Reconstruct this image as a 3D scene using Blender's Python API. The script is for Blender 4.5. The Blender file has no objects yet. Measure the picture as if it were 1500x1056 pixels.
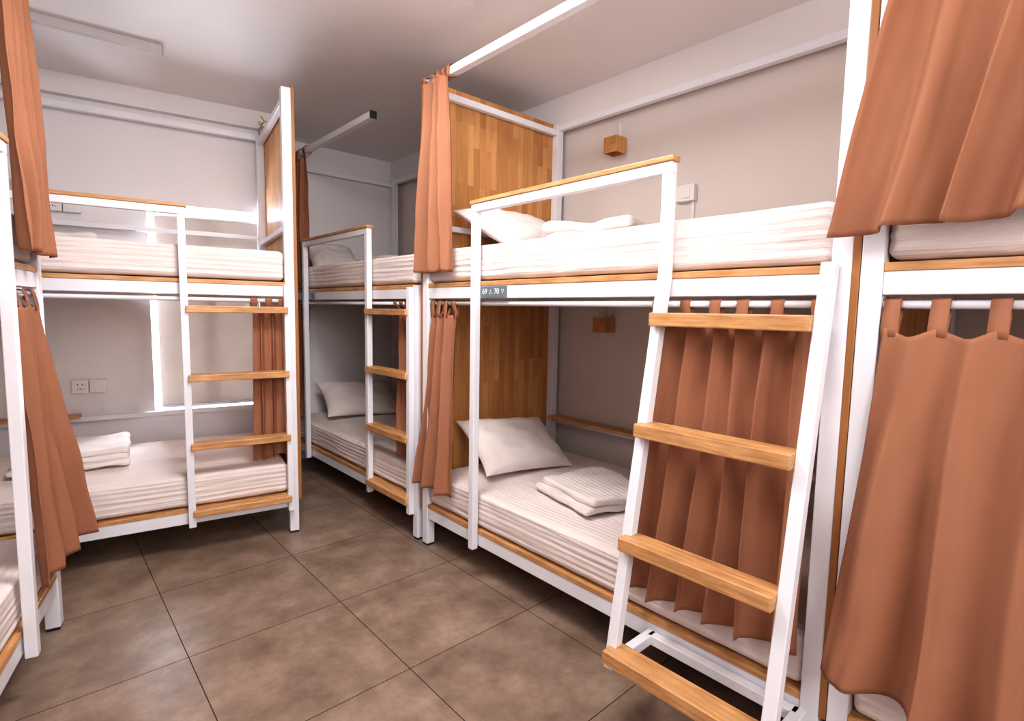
import bpy, bmesh, math, random
from mathutils import Vector, Matrix, noise, Euler
SC = bpy.context.scene
COL = SC.collection
PI = math.pi
R = math.radians
random.seed(4)
try:
    SC.view_settings.view_transform = 'Standard'
    SC.view_settings.look = 'Medium High Contrast'
except Exception:
    pass

# ------------------------------------------------------------ materials
def newmat(name):
    m = bpy.data.materials.new(name); m.use_nodes = True
    nt = m.node_tree; b = nt.nodes['Principled BSDF']
    return m, nt, b
def N(nt, t, **kw):
    n = nt.nodes.new(t)
    for k, v in kw.items(): setattr(n, k, v)
    return n
def ramp(nt, fac, stops):
    r = N(nt, 'ShaderNodeValToRGB'); e = r.color_ramp.elements
    e[0].position, e[0].color = stops[0][0], (*stops[0][1], 1)
    e[1].position, e[1].color = stops[-1][0], (*stops[-1][1], 1)
    for p, c in stops[1:-1]:
        x = e.new(p); x.color = (*c, 1)
    nt.links.new(fac, r.inputs['Fac']); return r.outputs['Color']
def coords(nt, scale=(1,1,1), loc=(0,0,0)):
    t = N(nt, 'ShaderNodeTexCoord'); m = N(nt, 'ShaderNodeMapping')
    m.inputs['Scale'].default_value = scale; m.inputs['Location'].default_value = loc
    nt.links.new(t.outputs['Object'], m.inputs['Vector']); return m.outputs['Vector']
def noi(nt, vec, scale, detail=4, rough=.55):
    n = N(nt, 'ShaderNodeTexNoise'); n.inputs['Scale'].default_value = scale
    n.inputs['Detail'].default_value = detail; n.inputs['Roughness'].default_value = rough
    nt.links.new(vec, n.inputs['Vector']); return n.outputs['Fac']
def bump(nt, b, h, strength=.2, dist=.01, prev=None):
    n = N(nt, 'ShaderNodeBump'); n.inputs['Strength'].default_value = strength; n.inputs['Distance'].default_value = dist
    nt.links.new(h, n.inputs['Height'])
    if prev: nt.links.new(prev, n.inputs['Normal'])
    nt.links.new(n.outputs['Normal'], b.inputs['Normal']); return n.outputs['Normal']

def plain(name, col, rough=.5, var=.06, scale=6, bmp=0.05, metal=0):
    m, nt, b = newmat(name)
    v = coords(nt); f = noi(nt, v, scale)
    lo = tuple(c*(1-var) for c in col); hi = tuple(min(1, c*(1+var)) for c in col)
    nt.links.new(ramp(nt, f, [(.3, lo), (.7, hi)]), b.inputs['Base Color'])
    b.inputs['Roughness'].default_value = rough; b.inputs['Metallic'].default_value = metal
    if bmp:
        bump(nt, b, noi(nt, v, 60), bmp, .004)
    return m

WALL = plain('wall_paint', (.78,.755,.775), .7, .03, 1.5, .12)
WALL2 = plain('warm_wall_paint', (.66,.595,.565), .7, .04, 1.5, .12)
CEIL = plain('ceiling_paint', (.78,.75,.75), .50, .03, 1.2, .03)
BEAMM = plain('beam_paint', (.76,.73,.74), .6, .03, 2, .05)
WHITE = plain('white_steel_paint', (.80,.80,.86), .35, .03, 5, .04)
PLAST = plain('white_plastic', (.76,.74,.74), .35, .02, 5, 0)
GREYP = plain('grey_batten_paint', (.50,.47,.48), .5, .02, 5, 0)
DARK = plain('dark_plate', (.14,.175,.21), .5, .05, 5, 0)
BLACK = plain('black_rubber', (.015,.015,.015), .5, .05, 5, 0)
BRASS = plain('hook_metal', (.55,.40,.22), .35, .05, 8, 0, .6)
LETTER = plain('white_lettering', (.80,.82,.84), .5, .01, 5, 0)

def wood_strip():
    m, nt, b = newmat('oak_strip')
    v = coords(nt, (1.2, 16, 16)); f = noi(nt, v, 5, 7, .65)
    v2 = coords(nt, (2.2, 3, 3)); f2 = noi(nt, v2, 5, 3, .5)
    c = ramp(nt, f, [(.28, (.38,.175,.068)), (.5, (.62,.325,.14)), (.72, (.76,.46,.225))])
    g = ramp(nt, f2, [(.3, (.72,.69,.66)), (.7, (1,1,1))])
    mx = N(nt, 'ShaderNodeMixRGB', blend_type='MULTIPLY'); mx.inputs['Fac'].default_value = .8
    nt.links.new(c, mx.inputs['Color1']); nt.links.new(g, mx.inputs['Color2'])
    nt.links.new(mx.outputs[0], b.inputs['Base Color']); b.inputs['Roughness'].default_value = .42
    bump(nt, b, f, .12, .003); return m
def wood_panel():
    m, nt, b = newmat('oak_stave_panel')
    t = N(nt, 'ShaderNodeTexCoord'); s = N(nt, 'ShaderNodeSeparateXYZ'); cb = N(nt, 'ShaderNodeCombineXYZ')
    nt.links.new(t.outputs['Object'], s.inputs[0]); nt.links.new(s.outputs['Z'], cb.inputs['X']); nt.links.new(s.outputs['Y'], cb.inputs['Y'])
    br = N(nt, 'ShaderNodeTexBrick'); br.offset = .37; br.offset_frequency = 2
    br.inputs['Color1'].default_value = (.49,.215,.072,1); br.inputs['Color2'].default_value = (.72,.37,.145,1)
    br.inputs['Mortar'].default_value = (.38,.16,.05,1); br.inputs['Scale'].default_value = 1
    br.inputs['Mortar Size'].default_value = .0006; br.inputs['Brick Width'].default_value = .34; br.inputs['Row Height'].default_value = .043
    br.inputs['Bias'].default_value = 0
    nt.links.new(cb.outputs[0], br.inputs['Vector'])
    mp = N(nt, 'ShaderNodeMapping'); mp.inputs['Scale'].default_value = (18, 18, 1.3)
    nt.links.new(t.outputs['Object'], mp.inputs['Vector']); f = noi(nt, mp.outputs[0], 4, 7, .65)
    g = ramp(nt, f, [(.3, (.66,.63,.60)), (.7, (1,1,1))])
    mx = N(nt, 'ShaderNodeMixRGB', blend_type='MULTIPLY'); mx.inputs['Fac'].default_value = .75
    nt.links.new(br.outputs['Color'], mx.inputs['Color1']); nt.links.new(g, mx.inputs['Color2'])
    nt.links.new(mx.outputs[0], b.inputs['Base Color']); b.inputs['Roughness'].default_value = .5
    return m
OAK = wood_strip(); PANEL = wood_panel()

def floor_mat():
    m, nt, b = newmat('stone_tiles')
    v = coords(nt, (1,1,1), (-.385+.6, -.42, 0))
    br = N(nt, 'ShaderNodeTexBrick'); br.offset = 0; br.squash = 1
    br.inputs['Color1'].default_value = (.95,.95,.95,1); br.inputs['Color2'].default_value = (1.04,1.04,1.04,1)
    br.inputs['Mortar'].default_value = (.08,.075,.07,1); br.inputs['Scale'].default_value = 1
    br.inputs['Mortar Size'].default_value = .0017; br.inputs['Mortar Smooth'].default_value = 0
    br.inputs['Brick Width'].default_value = .6; br.inputs['Row Height'].default_value = .6
    nt.links.new(v, br.inputs['Vector'])
    f1 = noi(nt, v, 5.0, 6, .6); f2 = noi(nt, v, 30, 6, .65)
    c = ramp(nt, f1, [(.3, (.165,.112,.084)), (.5, (.26,.182,.139)), (.7, (.365,.265,.207))])
    c2 = ramp(nt, f2, [(.25, (.74,.74,.74)), (.75, (1.14,1.14,1.14))])
    m1 = N(nt, 'ShaderNodeMixRGB', blend_type='MULTIPLY'); m1.inputs['Fac'].default_value = .7
    nt.links.new(c, m1.inputs['Color1']); nt.links.new(c2, m1.inputs['Color2'])
    m2 = N(nt, 'ShaderNodeMixRGB', blend_type='MULTIPLY'); m2.inputs['Fac'].default_value = 1
    nt.links.new(m1.outputs[0], m2.inputs['Color1']); nt.links.new(br.outputs['Color'], m2.inputs['Color2'])
    nt.links.new(m2.outputs[0], b.inputs['Base Color'])
    rr = N(nt, 'ShaderNodeMapRange'); rr.inputs['To Min'].default_value = .34; rr.inputs['To Max'].default_value = .95
    nt.links.new(br.outputs['Fac'], rr.inputs['Value']); nt.links.new(rr.outputs[0], b.inputs['Roughness'])
    bump(nt, b, f2, .06, .004)
    return m
FLOOR = floor_mat()

def cloth(name, col, stripes=False, wr=.35, sc=(1.5,4,9)):
    m, nt, b = newmat(name)
    v = coords(nt); f = noi(nt, v, 5, 4)
    nt.links.new(ramp(nt, f, [(.3, tuple(c*.94 for c in col)), (.7, tuple(min(1, c*1.04) for c in col))]), b.inputs['Base Color'])
    b.inputs['Roughness'].default_value = .85
    v2 = coords(nt, sc); n1 = bump(nt, b, noi(nt, v2, 4, 5, .6), wr, .02)
    if stripes:
        s = N(nt, 'ShaderNodeSeparateXYZ'); nt.links.new(v, s.inputs[0])
        ad = N(nt, 'ShaderNodeMath', operation='ADD'); nt.links.new(s.outputs['Y'], ad.inputs[0]); nt.links.new(s.outputs['Z'], ad.inputs[1])
        cb = N(nt, 'ShaderNodeCombineXYZ'); nt.links.new(ad.outputs[0], cb.inputs['X'])
        w = N(nt, 'ShaderNodeTexWave'); w.bands_direction = 'X'; w.inputs['Scale'].default_value = 12; w.inputs['Distortion'].default_value = 0
        nt.links.new(cb.outputs[0], w.inputs['Vector']); bump(nt, b, w.outputs['Fac'], .3, .006, n1)
    return m
SHEET = cloth('white_sheet', (.80,.705,.685), True, .35, (.9, 5, 26))
PILLOW = cloth('pillow_cotton', (.79,.72,.705), False, .3, (2,3,3))
DUVET = cloth('duvet_cotton', (.80,.735,.715), True, .3, (2,3,5))
TERRA = cloth('terracotta_curtain', (.325,.138,.076), False, .04, (1,1,1))

def blind_mat():
    m, nt, b = newmat('blind_fabric')
    v = coords(nt); f = noi(nt, v, 8, 4)
    nt.links.new(ramp(nt, f, [(.3, (.31,.27,.245)), (.7, (.35,.30,.275))]), b.inputs['Base Color']); b.inputs['Roughness'].default_value = .8
    tr = N(nt, 'ShaderNodeBsdfTranslucent'); tr.inputs['Color'].default_value = (.50,.44,.40,1)
    mx = N(nt, 'ShaderNodeMixShader'); mx.inputs[0].default_value = .10
    nt.links.new(b.outputs[0], mx.inputs[1]); nt.links.new(tr.outputs[0], mx.inputs[2])
    nt.links.new(mx.outputs[0], nt.nodes['Material Output'].inputs['Surface']); return m
BLIND = blind_mat()

# ------------------------------------------------------------ geometry helpers
def box(bm, x0, x1, y0, y1, z0, z1):
    vs = [bm.verts.new((x, y, z)) for x in (x0, x1) for y in (y0, y1) for z in (z0, z1)]
    for f in ((0,1,3,2), (4,6,7,5), (0,4,5,1), (2,3,7,6), (0,2,6,4), (1,5,7,3)):
        bm.faces.new([vs[i] for i in f])
def bar(bm, p0, p1, w, h, ref=(1,0,0)):
    p0, p1 = Vector(p0), Vector(p1); d = (p1-p0).normalized(); a = Vector(ref); a = (a-d*a.dot(d)).normalized(); c = d.cross(a)
    ring = []
    for p in (p0, p1):
        ring.append([bm.verts.new(p + a*sx*w/2 + c*sy*h/2) for sx, sy in ((-1,-1), (1,-1), (1,1), (-1,1))])
    for i in range(4):
        j = (i+1) % 4; bm.faces.new((ring[0][i], ring[0][j], ring[1][j], ring[1][i]))
    bm.faces.new(ring[0][::-1]); bm.faces.new(ring[1])
def tube(bm, pts, r, n=10):
    pts = [Vector(p) for p in pts]; rings = []
    for i, p in enumerate(pts):
        d = (pts[min(i+1, len(pts)-1)] - pts[max(i-1, 0)]).normalized()
        a = d.orthogonal().normalized() if abs(d.z) < .9 else Vector((1,0,0)); a = (a-d*a.dot(d)).normalized(); c = d.cross(a)
        rings.append([bm.verts.new(p + (a*math.cos(2*PI*k/n) + c*math.sin(2*PI*k/n))*r) for k in range(n)])
    for q in range(len(rings)-1):
        for k in range(n):
            j = (k+1) % n; bm.faces.new((rings[q][k], rings[q][j], rings[q+1][j], rings[q+1][k]))
    bm.faces.new(rings[0][::-1]); bm.faces.new(rings[-1])
def softbox(bm, c, s, r, seg, disp=None):
    c = Vector(c); hs = [v/2 for v in s]; new = []
    def mp(p):
        q = Vector((p[0]*hs[0], p[1]*hs[1], p[2]*hs[2]))
        i = Vector([max(-(hs[k]-r), min(hs[k]-r, q[k])) for k in range(3)]); v = q-i
        n = v.normalized() if v.length > 1e-7 else Vector((0,0,1)); o = i + n*r
        if disp: o = o + disp(o, n)
        return o + c
    for ax in range(3):
        u, w = (ax+1) % 3, (ax+2) % 3
        for sg in (-1, 1):
            g = []
            for a in range(seg[u]+1):
                row = []
                for b in range(seg[w]+1):
                    p = [0,0,0]; p[ax] = sg
                    p[u] = math.sin((a/seg[u]*2-1)*PI/2*.92)/math.sin(PI/2*.92) if seg[u] < 20 else a/seg[u]*2-1
                    p[w] = math.sin((b/seg[w]*2-1)*PI/2*.92)/math.sin(PI/2*.92) if seg[w] < 20 else b/seg[w]*2-1
                    row.append(bm.verts.new(mp(p)))
                g.append(row); new += row
            for a in range(seg[u]):
                for b in range(seg[w]):
                    f = (g[a][b], g[a+1][b], g[a+1][b+1], g[a][b+1])
                    bm.faces.new(f if sg > 0 else f[::-1])
    bmesh.ops.remove_doubles(bm, verts=new, dist=.0004)
def obj(name, bm, mat, parent=None, bevel=0, smooth=False, off=None, solid=0, sub=0):
    if off is not None:
        for v in bm.verts: v.co -= off
    bmesh.ops.recalc_face_normals(bm, faces=bm.faces)
    me = bpy.data.meshes.new(name); bm.to_mesh(me); bm.free()
    me.materials.append(mat)
    o = bpy.data.objects.new(name, me); COL.objects.link(o)
    if smooth:
        for p in me.polygons: p.use_smooth = True
    if solid:
        md = o.modifiers.new('solid', 'SOLIDIFY'); md.thickness = solid; md.offset = 0
    if bevel:
        md = o.modifiers.new('bevel', 'BEVEL'); md.width = bevel; md.segments = 2; md.limit_method = 'ANGLE'
    if parent: o.parent = parent
    return o
def thing(name, label, cat, loc=(0,0,0), rz=0, group=None):
    e = bpy.data.objects.new(name, None); COL.objects.link(e); e.empty_display_size = .1
    e.location = loc; e.rotation_euler = (0,0,rz); e['label'] = label; e['category'] = cat
    if group: e['group'] = group
    return e
def tag(o, label, cat, group=None):
    o['label'] = label; o['category'] = cat
    if group: o['group'] = group
    return o
def struct(name, bm, mat, loc=(0,0,0), rz=0, parent=None):
    o = obj(name, bm, mat, parent); o.location = loc; o.rotation_euler = (0,0,rz)
    if not parent: o['kind'] = 'structure'
    return o

# ------------------------------------------------------------ room
L, WD = 2.05, 1.04
ROT = R(-9.5); E1 = Vector((math.cos(ROT), math.sin(ROT), 0)); E2 = Vector((-math.sin(ROT), math.cos(ROT), 0))
OL1 = Vector((1.13, 3.10, 0)) - E1*L
HC = 2.70
b = bmesh.new(); box(b, -2.0, 2.95, -2.5, 4.95, -.1, 0); struct('floor', b, FLOOR)
b = bmesh.new(); box(b, -2.0, 2.95, -2.5, 4.95, HC, HC+.1); struct('ceiling', b, CEIL)
b = bmesh.new(); box(b, 2.68, 2.80, -2.3, 4.75, 0, HC); struct('wall_right', b, WALL2)
b = bmesh.new(); box(b, -1.67, -1.55, -2.3, 4.85, 0, HC); struct('wall_left', b, WALL)
b = bmesh.new(); box(b, -1.55, 2.68, -2.42, -2.3, 0, HC); struct('wall_back', b, WALL)
b = bmesh.new(); box(b, 1.36, 2.68, 4.62, 4.75, 0, HC); box(b, 1.36, 1.46, 4.175, 4.62, 0, HC); struct('wall_far', b, WALL)
W0 = OL1 + E2*1.085; WS0, WS1, WZ0, WZ1 = 1.34, 2.02, .60, 2.0
b = bmesh.new()
box(b, -.95, WS0, 0, .14, 0, HC); box(b, WS1, 2.12, 0, .14, 0, HC); box(b, WS0, WS1, 0, .14, 0, WZ0); box(b, WS0, WS1, 0, .14, WZ1, HC)
struct('wall_window', b, WALL, W0, ROT)
b = bmesh.new()
for a in ((WS0, WS0+.03, WZ0, WZ1), (WS1-.03, WS1, WZ0, WZ1), (WS0, WS1, WZ0, WZ0+.03), (WS0, WS1, WZ1-.03, WZ1), (1.67, 1.70, WZ0, WZ1)):
    box(b, a[0], a[1], .07, .11, a[2], a[3])
struct('window_1', b, WHITE, W0, ROT)
b = bmesh.new(); box(b, 2.60, 2.68, -2.3, 4.62, 2.53, HC); struct('trim_1', b, BEAMM)
b = bmesh.new(); box(b, -.9, 2.12, -.06, 0, 2.58, HC); struct('trim_2', b, BEAMM, W0, ROT)
t = thing('roller_blind', 'beige roller blind pulled down over the bright window', 'window blind', W0 + E1*1.69, ROT)
b = bmesh.new(); box(b, -.31, .32, .035, .038, .63, 1.93); obj('blind_fabric', b, BLIND, t)
b = bmesh.new(); tube(b, [(-.31,.04,1.935), (.32,.04,1.935)], .012); obj('roller', b, WHITE, t, smooth=True)
b = bmesh.new(); box(b, -.31, .32, .028, .045, .615, .632); obj('bottom_bar', b, WHITE, t)

# ------------------------------------------------------------ bunk generator
def bunk(label, origin, rz, flip=False, lean=0, top_front=None, top_rear=True, end_h=2.53, panels=(True, True), shelf=None,
         rear_guard=False, plate=None, hooks=False):
    t = thing('bunk_bed', label, 'bunk bed', origin, rz, 'white steel bunk beds')
    def X(x): return L-x if flip else x
    def bx(bm, x0, x1, *a):
        x0, x1 = X(x0), X(x1); box(bm, min(x0, x1), max(x0, x1), *a)
    P = .05
    for x, h in ((0, 2.53), (L-P, end_h)):
        for y in (0, WD-P):
            b = bmesh.new(); bx(b, x, x+P, y, y+P, .012, h); po = obj('post', b, WHITE, t, .003)
            b = bmesh.new(); bx(b, x+.003, x+P-.003, y+.003, y+P-.003, 0, .012); obj('foot', b, BLACK, po)
    for z0, z1 in ((.16, .222), (1.386, 1.445)):
        for y in (.005, WD-.045):
            b = bmesh.new(); bx(b, P, L-P, y, y+.04, z0, z1); obj('side_rail', b, WHITE, t, .003)
        for x in (.005, L-.045):
            b = bmesh.new(); bx(b, x, x+.04, P, WD-P, z0, z1); obj('end_rail', b, WHITE, t, .003)
        b = bmesh.new(); bx(b, P, L-P, .002, WD-.002, z1, z1+.022); obj('platform', b, OAK, t, .002)
    if top_front:
        b = bmesh.new(); bx(b, top_front[0], top_front[1], .005, .045, 2.49, 2.53); tr = obj('top_rail', b, WHITE, t, .003)
        if top_front[1] < L-.2:
            b = bmesh.new(); bx(b, top_front[1], top_front[1]+.008, .003, .047, 2.488, 2.532); obj('end_cap', b, BLACK, tr)
    if top_rear:
        b = bmesh.new(); bx(b, P, L-P if end_h > 2 else top_front[1], WD-.045, WD-.005, 2.49, 2.53); obj('top_rail', b, WHITE, t, .003)
    for x, on in ((.008, True), (L-.043, end_h > 2)):
        if on:
            b = bmesh.new(); bx(b, x, x+.035, P, WD-P, 2.46, 2.495); obj('end_top_rail', b, WHITE, t, .003)
            b = bmesh.new(); bx(b, x, x+.035, P, WD-P, 1.76, 1.79); obj('end_guard_rail', b, WHITE, t, .003)
    for x, on in ((-.018, panels[0]), (L, panels[1])):
        if on:
            b = bmesh.new(); bx(b, x, x+.018, .0, WD-.0, .2, 2.54); obj('headboard_panel', b, PANEL, t, .002)
    b = bmesh.new(); bx(b, P, L-P, WD-.04, WD-.01, .585, .615); obj('rear_guard', b, WHITE, t, .002)
    if rear_guard:
        b = bmesh.new(); bx(b, P, L-P, WD-.04, WD-.01, 1.80, 1.83); obj('rear_guard', b, WHITE, t, .002)
    if shelf:
        b = bmesh.new(); bx(b, shelf[0], shelf[1], WD-.10, WD, .616, .634); obj('shelf', b, OAK, t, .002)
    g0, g1, lr = .49, 1.51, 2.005
    GZ = 1.785
    b = bmesh.new()
    bx(b, g0-.0175, g0+.0175, -.037, -.002, .15, GZ); bx(b, g0-.0175, g1+.0175, -.037, -.002, GZ, GZ+.036)
    bx(b, g1-.0175, g1+.0175, -.037, -.002, 1.44 if lean else .15, GZ)
    g = obj('guard_rail', b, WHITE, t, .003)
    b = bmesh.new(); bx(b, g0-.025, g1+.025, -.042, .003, GZ+.036, GZ+.054); obj('guard_cap', b, OAK, g, .003)
    b = bmesh.new()
    if lean:
        for x, z1 in ((g1, 1.46), (lr, 1.47)):
            bar(b, (X(x), -.02, z1), (X(x), -.02-lean, .17), .036, .036)
            bar(b, (X(x), -.02-lean, .185), (X(x), .0, .185), .034, .034)
        box(b, min(X(g1), X(lr)), max(X(g1), X(lr)), -.036, -.002, .168, .202)
    else:
        bx(b, lr-.0175, lr+.0175, -.037, -.002, .15, 1.45)
    ld = obj('ladder', b, WHITE, t, .003)
    for z in (1.31, .95, .585, .225):
        f = (1.46-z)/1.29*lean if lean else 0
        b = bmesh.new()
        if lean: bx(b, g1-.005, lr-.018, -.02-f-.055, -.02-f+.03, z-.022, z+.022)
        else: bx(b, g1+.005, lr-.0, -.055, .03 if z < 1.3 else -.002, z-.018, z+.018)
        obj('step', b, OAK, ld, .004)
    b = bmesh.new(); y = .025
    tube(b, [(P, y, 1.362), (L-P, y, 1.362)], .011); obj('curtain_rod', b, WHITE, t, smooth=True)
    if plate:
        b = bmesh.new(); bx(b, plate[0], plate[0]+plate[2], -.0045, .004, 1.39, 1.441); pl = obj('number_plate', b, DARK, t, .001)
        if plate[1]:
            for txt, dx in plate[1]:
                cu = bpy.data.curves.new('digits', 'FONT'); cu.body = txt; cu.size = .036; cu.extrude = .0005; cu.align_x = 'CENTER'; cu.align_y = 'CENTER'
                tmp = bpy.data.objects.new('digits', cu); COL.objects.link(tmp); bpy.context.view_layer.update()
                me = bpy.data.meshes.new_from_object(tmp.evaluated_get(bpy.context.evaluated_depsgraph_get()))
                bpy.data.objects.remove(tmp)
                me.transform(Matrix.Translation((plate[0]+dx, -.0055, 1.416)) @ Matrix.Rotation(PI/2, 4, 'X'))
                me.materials.clear(); me.materials.append(LETTER)
                o = bpy.data.objects.new('numerals', me); COL.objects.link(o); o.parent = pl
            for dx, s in ((.072, 1), (.158, -1)):
                b = bmesh.new(); cx, cz = plate[0]+dx, 1.416
                out = [(cx-.010, cz-.010*s), (cx+.010, cz-.010*s), (cx, cz+.010*s)]; inn = [(cx+(x-cx)*.66, cz-.0032*s+(z-cz+.0032*s)*.66) for x, z in out]
                vo = [b.verts.new((x, -.0058, z)) for x, z in out]; vi = [b.verts.new((x, -.0058, z)) for x, z in inn]
                for i in range(3):
                    j = (i+1) % 3; b.faces.new((vo[i], vo[j], vi[j], vi[i]))
                obj('triangle_mark', b, LETTER, pl)
    if hooks:
        for y in (.74, .86):
            b = bmesh.new(); x = L-.02
            tube(b, [(x+.02, y, 2.548), (x-.01, y, 2.55), (x-.025, y, 2.535), (x-.03, y, 2.51), (x-.022, y, 2.495)], .006, 8)
            tube(b, [(x-.01, y, 2.55), (x-.022, y, 2.565), (x-.028, y, 2.58)], .006, 8)
            obj('coat_hook', b, BRASS, t, smooth=True)
    M = Matrix.Translation(origin) @ Matrix.Rotation(rz, 4, 'Z')
    return t, M
OR1 = Vector((1.60, 2.50, 0)); OM1 = Vector((1.60, 4.60, 0)); OR0 = Vector((1.60, .43, 0))
RZ0 = R(77); OL0 = Vector((.045, 2.80, 0)) - Vector((math.cos(RZ0), math.sin(RZ0), 0))*L
R1, MR1 = bunk('bunk bed with slanted ladder and plate reading 69 and 70', OR1, -PI/2, lean=.22, top_front=(.05, L-.05), shelf=(.06, .75),
               plate=(.512, [('69', .030), ('70', .115)], .178))
M1, MM1 = bunk('bunk bed in the far corner with cut-off top bar ending in black cap', OM1, -PI/2, top_front=(.05, 1.5), end_h=1.46, panels=(False, False), plate=(.52, None, .10))
R0, MR0 = bunk('nearest bunk bed at the right edge with curtains drawn across it', OR0, -PI/2, top_front=(.05, L-.05), panels=(False, True))
L1, ML1 = bunk('bunk bed in front of the window with a vertical four step ladder', OL1, ROT, top_front=None, panels=(False, True), shelf=(.4, .95), rear_guard=True, hooks=True)
L0, ML0 = bunk('bunk bed at the left edge with curtains bunched at its far end', OL0, RZ0, flip=True, top_front=(.05, L-.05), panels=(False, False))

# ------------------------------------------------------------ bedding
def seeded(fn, seed): return lambda o, n: fn(o, n, seed)
def mdisp(o, n, s):
    side = 1-abs(n.z)
    w = noise.noise(Vector((o.x*1.1+s, o.y*1.0, o.z*62+noise.noise(Vector((o.x*1.8, o.y*2, s)))*1.8)))
    w2 = noise.noise(Vector((o.x*9+o.z*10+s, o.y*6, o.z*5)))
    r1 = 1-abs(noise.noise(Vector((o.x*1.6+s, o.y*7+o.x*.8, 3))))*2.6
    sag = noise.noise(Vector((o.x*1.2+s, o.y*1.2, 1)))
    r2 = 1-abs(noise.noise(Vector((o.x*5+s+o.y*2, o.y*5, 8))))*3
    return n*(side*(.0034*w+.0026*w2) + (1-side)*(.0026*max(0, r1)**3+.0018*max(0, r2)**2+.002*sag))
def mattress(label, M, z, seed, x0=.052, x1=L-.052, y0=.012):
    loc = M @ Vector(((x0+x1)/2, (y0+WD-.05)/2, z))
    rz = M.to_euler().z
    t = thing('mattress', label, 'mattress', loc, rz, 'mattresses in fitted sheets')
    b = bmesh.new(); H = .165
    softbox(b, (0,0,H/2+.006), (x1-x0, WD-.05-y0, H), .026, (150, 60, 42), seeded(mdisp, seed))
    obj('fitted_sheet', b, SHEET, t, smooth=True)
    return t
ZL, ZU = .246, 1.469
for bed, M, w in ((R1, MR1, 'the bunk with the slanted ladder'), (M1, MM1, 'the far corner bunk'), (R0, MR0, 'the curtained bunk at right edge'),
                  (L1, ML1, 'the bunk by the window'), (L0, ML0, 'the bunk at left edge')):
    k = sum(ord(c) for c in w) % 37
    mattress('white sheeted mattress on the upper level of ' + w, M, ZU, k)
    mattress('white sheeted mattress on the lower level of ' + w, M, ZL, k+11)

def pillow(label, M, pos, rz, tilt, seed, a=.33, c=.22, T=.075):
    loc = M @ Vector(pos)
    b = bmesh.new(); n = 34; top = []; bot = []
    for i in range(n+1):
        rt, rb = [], []
        for j in range(n+1):
            u, v = math.sin((i/n*2-1)*PI/2), math.sin((j/n*2-1)*PI/2)
            x = a*u*(1-.09*(1-v*v)*u*u); y = c*v*(1-.10*(1-u*u)*v*v)
            h = T*((1-abs(u)**3.2)*(1-abs(v)**3.2))**.55
            wr = .012*noise.noise(Vector((u*3+seed, v*3, 2)))+.007*noise.noise(Vector((u*7+seed, v*7+u*3, 5)))
            e = min(1, h/T*1.5)
            rt.append(b.verts.new((x, y, h+wr*e))); edge = i in (0, n) or j in (0, n)
            rb.append(rt[-1] if edge else b.verts.new((x, y, -h*.75+wr*e*.5)))
        top.append(rt); bot.append(rb)
    for i in range(n):
        for j in range(n):
            b.faces.new((top[i][j], top[i+1][j], top[i+1][j+1], top[i][j+1]))
            try: b.faces.new((bot[i][j], bot[i][j+1], bot[i+1][j+1], bot[i+1][j]))
            except ValueError: pass
    o = obj('pillow', b, PILLOW, None, smooth=True)
    o.matrix_world = Matrix.Translation(loc) @ Matrix.Rotation(M.to_euler().z, 4, 'Z') @ Matrix.Rotation(tilt, 4, 'Y') @ Matrix.Rotation(rz, 4, 'Z')
    tag(o, label, 'pillow', 'white pillows'); return o
def duvet(label, M, pos, rz, seed, s=(.46, .36), n=3, th=.036):
    loc = M @ Vector(pos); b = bmesh.new()
    for k in range(n):
        f = 1-.05*k
        def dp(o, nn, k=k):
            return nn*(.008*noise.noise(Vector((o.x*7+seed, o.y*7, k*3)))) + Vector((.010*noise.noise(Vector((o.y*8, seed, k))), .010*noise.noise(Vector((o.x*8, seed, k+5))), .024*noise.noise(Vector((o.x*4+seed, o.y*4, 9)))*(k+1)/n + .008*noise.noise(Vector((o.x*12+seed, o.y*12, 9)))))
        softbox(b, ((.014*((k*7+seed) % 3-1)), .012*((k*5+seed) % 3-1), th/2+k*th*.88), (s[0]*f, s[1]*f, th), th*.48, (30, 26, 8), dp)
    o = obj('folded_duvet', b, DUVET, None, smooth=True); o.location = loc; o.rotation_euler = (0,0,M.to_euler().z+rz)
    tag(o, label, 'folded duvet', 'folded white duvets'); return o
MT = .176
pillow('white pillow leaning on wooden panel, upper level of slanted ladder bunk', MR1, (.26, .48, ZU+MT+.13), PI/2+.08, R(28), 1)
pillow('white pillow leaning on wooden panel, lower level of slanted ladder bunk', MR1, (.26, .47, ZL+MT+.135), PI/2-.12, R(34), 5, .31, .21)
pillow('white pillow on the lower level of the far corner bunk', MM1, (.36, .48, ZL+MT+.14), PI/2-.1, R(34), 8)
pillow('white pillow on the upper level of the far corner bunk', MM1, (.17, .34, ZU+MT+.10), PI/2, R(42), 12, .22, .17)
duvet('folded white duvet on the upper level of the slanted ladder bunk', MR1, (.84, .50, ZU+MT+.006), .2, 2, (.48,.42), 2, .052)
duvet('folded white duvet on the lower level of the slanted ladder bunk', MR1, (.90, .42, ZL+MT+.006), -.25, 6, (.46,.40), 2, .038)
duvet('folded white duvet on the upper level of the far corner bunk', MM1, (.9, .5, ZU+MT+.006), .1, 4, (.4,.3), 2)
duvet('thick folded white duvet on the lower level of the bunk by the window', ML1, (.97, .60, ZL+MT+.006), .05, 9, (.52,.46), 3, .036)
duvet('folded white duvet on the upper level of the bunk by the window', ML1, (.90, .72, ZU+MT+.006), .05, 13, (.40,.36), 2)

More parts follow.
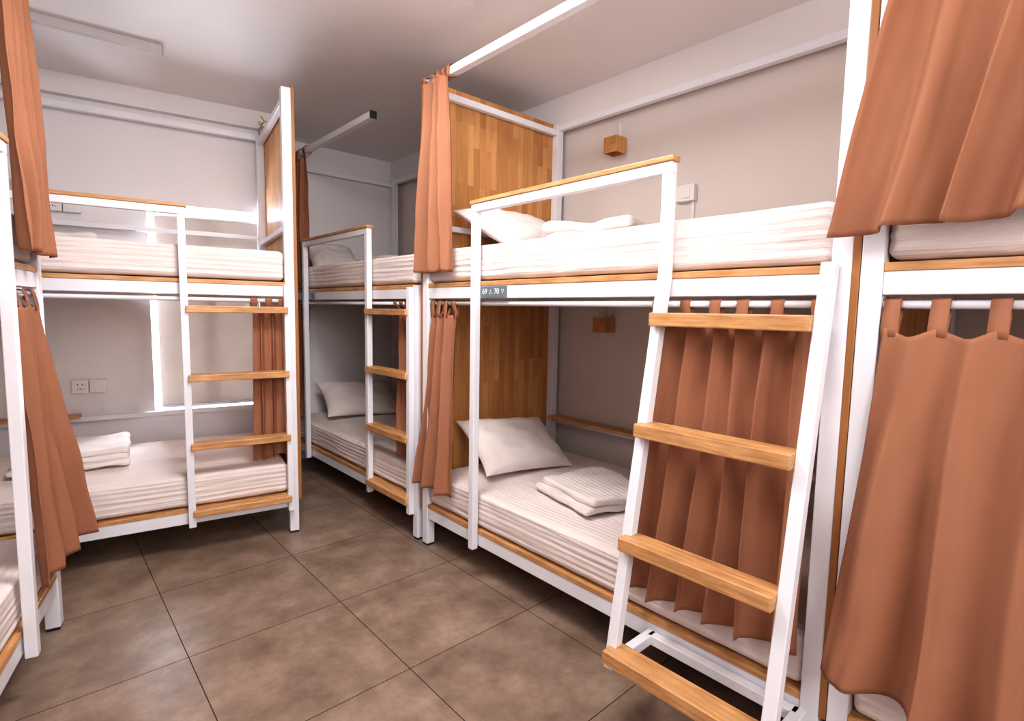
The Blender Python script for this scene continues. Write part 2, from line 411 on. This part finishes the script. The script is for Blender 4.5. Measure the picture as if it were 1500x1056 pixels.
# ------------------------------------------------------------ curtains
def curtain(label, M, TL, TR, BL, BR, folds, a_top, a_bot, seed, tabs=0, sag=0, rod=None, hem=.004):
    base = M @ ((Vector(BL)+Vector(BR))/2)
    t = thing('curtain', label, 'curtain', base, 0, 'terracotta bed curtains')
    TL, TR, BL, BR = [Vector(v) for v in (TL, TR, BL, BR)]
    nu, nv = int(folds*28), 60; b = bmesh.new(); g = []
    tang = (TR-TL).normalized(); nrm = Vector((0, -1, 0))
    def P(u, v):
        p = TL.lerp(TR, u).lerp(BL.lerp(BR, u), v)
        amp = a_top+(a_bot-a_top)*v**.7
        uu = u + (.30/folds)*noise.noise(Vector((u*folds*.7+seed, v*1.1, seed)))
        ph = 2*PI*folds*uu + seed
        am = amp*(.85+.9*noise.noise(Vector((u*folds*.8+seed*3.1, v*1.2, 1.7))))
        s1 = math.sin(ph); s1 = math.copysign(abs(s1)**.8, s1)
        off = am*(s1+.25*math.sin(2.0*ph+seed+v*2.5)) + .008*noise.noise(Vector((u*7+seed, v*3, 4)))+.004*noise.noise(Vector((u*16+seed, v*7, 9)))
        p = p + nrm*off + tang*(am*.5*math.cos(ph*1.0+.6))
        if tabs: p.z -= sag*abs(math.sin(PI*(u*(tabs-1))))**1.2*(1-v)**6
        p.z += hem*math.sin(ph*.5+seed)*v**8
        return p
    for j in range(nv+1):
        g.append([b.verts.new(M @ P(i/nu, j/nv)) for i in range(nu+1)])
    for j in range(nv):
        for i in range(nu): b.faces.new((g[j][i], g[j][i+1], g[j+1][i+1], g[j+1][i]))
    obj('cloth', b, TERRA, t, smooth=True, off=base, solid=.003)
    if tabs and rod:
        ry, rz_, rr = rod
        for k in range(tabs):
            u = min(.985, max(.015, k/(tabs-1))); p = P(u, 0); b = bmesh.new(); w = .018
            path = [(p.y-.001, p.z-.02), (p.y-.001, p.z+.002)]
            for q in range(9):
                an = PI + (-PI)*q/8
                path.append((ry+rr*math.cos(an), rz_+rr*math.sin(an)))
            path += [(ry+rr, rz_-.02), (p.y+.004, p.z-.02)]
            rows = [[b.verts.new(M @ Vector((p.x+sx*w, yy, zz))) for sx in (-1, 0, 1)] for yy, zz in path]
            for q in range(len(rows)-1):
                for s in range(2): b.faces.new((rows[q][s], rows[q][s+1], rows[q+1][s+1], rows[q+1][s]))
            obj('tab', b, TERRA, t, smooth=True, off=base, solid=.002)
    return t
ROD = (.025, 1.362, .0145)
TOP = (.025, 2.515, .030)
curtain('short terracotta curtain bunched at upper post of slanted ladder bunk', MR1, (.08,-.018,2.50), (.22,-.018,2.50), (.03,-.04,1.52), (.31,-.045,1.52), 2.6, .018, .030, 1.3, 4, .01, TOP)
curtain('terracotta curtain bunched at lower far post of slanted ladder bunk', MR1, (.08,.02,1.31), (.26,.02,1.31), (.03,-.04,.37), (.29,-.045,.36), 2.6, .016, .028, 2.1, 4, .01, ROD)
curtain('terracotta tab curtain hanging behind the slanted ladder', MR1, (1.46,.01,1.315), (1.975,.01,1.315), (1.38,-.03,.34), (1.985,-.04,.36), 6.2, .020, .030, 3.7, 6, .012, ROD, .001)
curtain('large terracotta curtain bunched over upper level at right edge', MR0, (.13,-.04,2.50), (.56,-.04,2.50), (-.03,-.12,1.53), (.40,-.10,1.55), 3.4, .040, .050, 2.9, 6, .02, TOP)
curtain('wide terracotta tab curtain across the lower level at right edge', MR0, (.06,-.012,1.305), (.72,-.012,1.305), (-.015,-.09,.39), (.72,-.085,.33), 4.4, .016, .040, 5.5, 7, .022, ROD)
curtain('terracotta curtain bunched high at the left edge bunk', ML0, (1.62,-.02,2.50), (1.97,-.02,2.50), (1.62,-.05,1.50), (1.99,-.055,1.50), 3.4, .018, .032, 7.7, 5, .01, TOP)
curtain('terracotta curtain flaring out low at the left edge bunk', ML0, (1.66,.01,1.32), (1.98,.01,1.32), (1.64,-.04,.34), (2.0,-.10,.39), 3, .014, .032, 8.3, 4, .01, ROD)
curtain('terracotta curtain on the lower level behind the window bunk ladder', ML1, (1.84,.035,1.33), (1.98,.035,1.33), (1.83,.04,.45), (1.98,.04,.47), 2.5, .014, .022, 9.4, 3, .01, ROD)
curtain('terracotta curtain behind the ladder of the far corner bunk', MM1, (1.78,.035,1.33), (1.97,.035,1.33), (1.78,.03,.45), (1.97,.03,.45), 3.5, .014, .02, 10.4, 4, .01, ROD)
curtain('terracotta curtain hanging high at far end of corner bunk', MM1, (.10,.0,2.47), (.46,.0,2.47), (.10,.0,1.5), (.46,.0,1.5), 5, .014, .022, 11.4, 4, .01, TOP)
curtain('terracotta curtain hanging low at far end of corner bunk', MM1, (.10,.03,1.33), (.40,.03,1.33), (.10,.0,.45), (.38,.0,.45), 4, .014, .022, 12.4, 3, .01, ROD)

# ------------------------------------------------------------ wall fittings
def lampbox(label, y, z, s=.088):
    t = thing('wall_lamp', label, 'reading lamp', (2.68, y, z), 0, 'wooden cube reading lamps')
    b = bmesh.new(); box(b, -s-.01, -.01, -s/2, s/2, -s/2, s/2)
    for f in list(b.faces):
        if f.calc_center_median().z < -s/2+.001: b.faces.remove(f); break
    obj('wooden_shade', b, PANEL, t, 0, solid=.010)
    b = bmesh.new(); box(b, -.012, 0, -.025, .025, -.025, .025); obj('back_plate', b, PLAST, t)
    b = bmesh.new(); tube(b, [(-s/2, 0, s/2-.01), (-s/2, 0, .01)], .012); obj('bulb_holder', b, PLAST, t, smooth=True)
    b = bmesh.new(); box(b, -.012, 0, -.007, .007, s/2, s/2+.10); obj('cable_duct', b, PLAST, t)
lampbox('wooden cube lamp on the wall above slanted ladder bunk upper mattress', 2.02, 2.31)
lampbox('wooden cube lamp on the wall inside slanted ladder bunk lower level', 2.06, 1.25)
lampbox('wooden cube lamp glimpsed above the right edge curtain', .05, 1.22)
def outlet(label, loc, rz, kind, s=.086):
    t = thing('wall_switch' if kind == 'switch' else 'power_socket', label, 'light switch' if kind == 'switch' else 'power socket', loc, rz)
    b = bmesh.new(); box(b, -s/2, s/2, -.035, 0, -s/2, s/2); obj('housing', b, PLAST, t, .004)
    if kind == 'switch':
        b = bmesh.new(); box(b, -.02, .02, -.040, -.034, -.028, .028); obj('rocker', b, PLAST, t, .002)
    else:
        for x, z, w, h in ((-.011, .014, .004, .012), (.011, .014, .004, .012), (0, -.012, .004, .012), (-.012, -.016, .003, .010), (.012, -.016, .003, .010)):
            b = bmesh.new(); box(b, x-w/2, x+w/2, -.0365, -.034, z-h/2, z+h/2); obj('pin_slot', b, BLACK, t)
    return t
def wl(s, z): return W0 + E1*s + Vector((0,0,z))
outlet('white power socket on the wall by window, left of its twin plate', wl(.95, .80), ROT, 'socket')
tt = outlet('white switch plate right of the socket by the window bunk', wl(1.04, .80), ROT, 'switch')
b = bmesh.new(); box(b, .0, .018, -.012, 0, -.19, -.043); obj('cable_duct', b, PLAST, tt)
outlet('white power socket above upper mattress of the window bunk', wl(.87, 1.93), ROT, 'socket')
outlet('white switch plate above upper mattress of the window bunk', wl(.96, 1.93), ROT, 'switch')
t3 = outlet('white switch on the wall above slanted ladder bunk upper mattress', Vector((2.68, 1.55, 1.975)), -PI/2, 'switch', .088)
b = bmesh.new(); box(b, -.068, -.045, -.03, 0, -.04, .04); obj('side_box', b, PLAST, t3, .003)
b = bmesh.new(); box(b, .02, .035, -.012, 0, -.38, -.044); obj('cable_duct', b, PLAST, t3)
t = thing('ceiling_light', 'slim grey tube light batten on the ceiling above window bunk', 'ceiling light', Vector((.2, 3.52, HC)), R(-5.5))
b = bmesh.new(); box(b, -.55, .40, -.022, .022, -.04, 0); obj('batten', b, GREYP, t, .003)
b = bmesh.new(); box(b, .40, .404, -.023, .023, -.041, 0); obj('end_cap', b, plain('grey_cap', (.3,.28,.28), .5), t)

# ------------------------------------------------------------ lights
def area(name, loc, target, sx, sy, power, col=(1,1,1)):
    l = bpy.data.lights.new(name, 'AREA'); l.shape = 'RECTANGLE'; l.size = sx; l.size_y = sy; l.energy = power; l.color = col
    o = bpy.data.objects.new(name, l); COL.objects.link(o); o.location = loc
    o.rotation_euler = (Vector(target)-Vector(loc)).to_track_quat('-Z', 'Y').to_euler(); return o
area('fill_near', (.2, -1.8, 2.0), (.9, 2.0, .95), 2.0, 1.2, 62, (1, .955, .92))  # added soft fill from behind the camera, not a fixture of the room
area('fill_mid', (.85, 1.75, 2.66), (.95, 2.0, 0), .6, .6, 36, (1, .96, .93))  # unseen overhead fill, added to lift the far bunks and wall
pl = bpy.data.lights.new('ceiling_fill', 'POINT'); pl.energy = 26; pl.shadow_soft_size = .25; pl.color = (1,.955,.935)  # added point fill that brightens the ceiling, no hanging lamp here
po = bpy.data.objects.new('ceiling_fill', pl); COL.objects.link(po); po.location = (.6, .6, 2.1)
wc = W0 + E1*1.68 + Vector((0,0,1.2)) + E2*.35
area('window_daylight', wc, wc - E2 + Vector((0,0,.10)), .9, 1.6, 760, (.84, .91, 1))
w = bpy.data.worlds.new('world'); SC.world = w; w.use_nodes = True
w.node_tree.nodes['Background'].inputs[0].default_value = (.9,.95,1,1); w.node_tree.nodes['Background'].inputs[1].default_value = 1.5

# ------------------------------------------------------------ camera
cd = bpy.data.cameras.new('camera'); cam = bpy.data.objects.new('camera', cd); COL.objects.link(cam)
cd.sensor_width = 36; cd.lens = 18.72; cd.clip_start = .02
cam.location = (0,0,1.33)
cam.rotation_euler = (Euler((R(90-5.35), 0, R(-42.2))).to_matrix() @ Matrix.Rotation(R(1.0), 3, 'Z')).to_euler()
SC.camera = cam
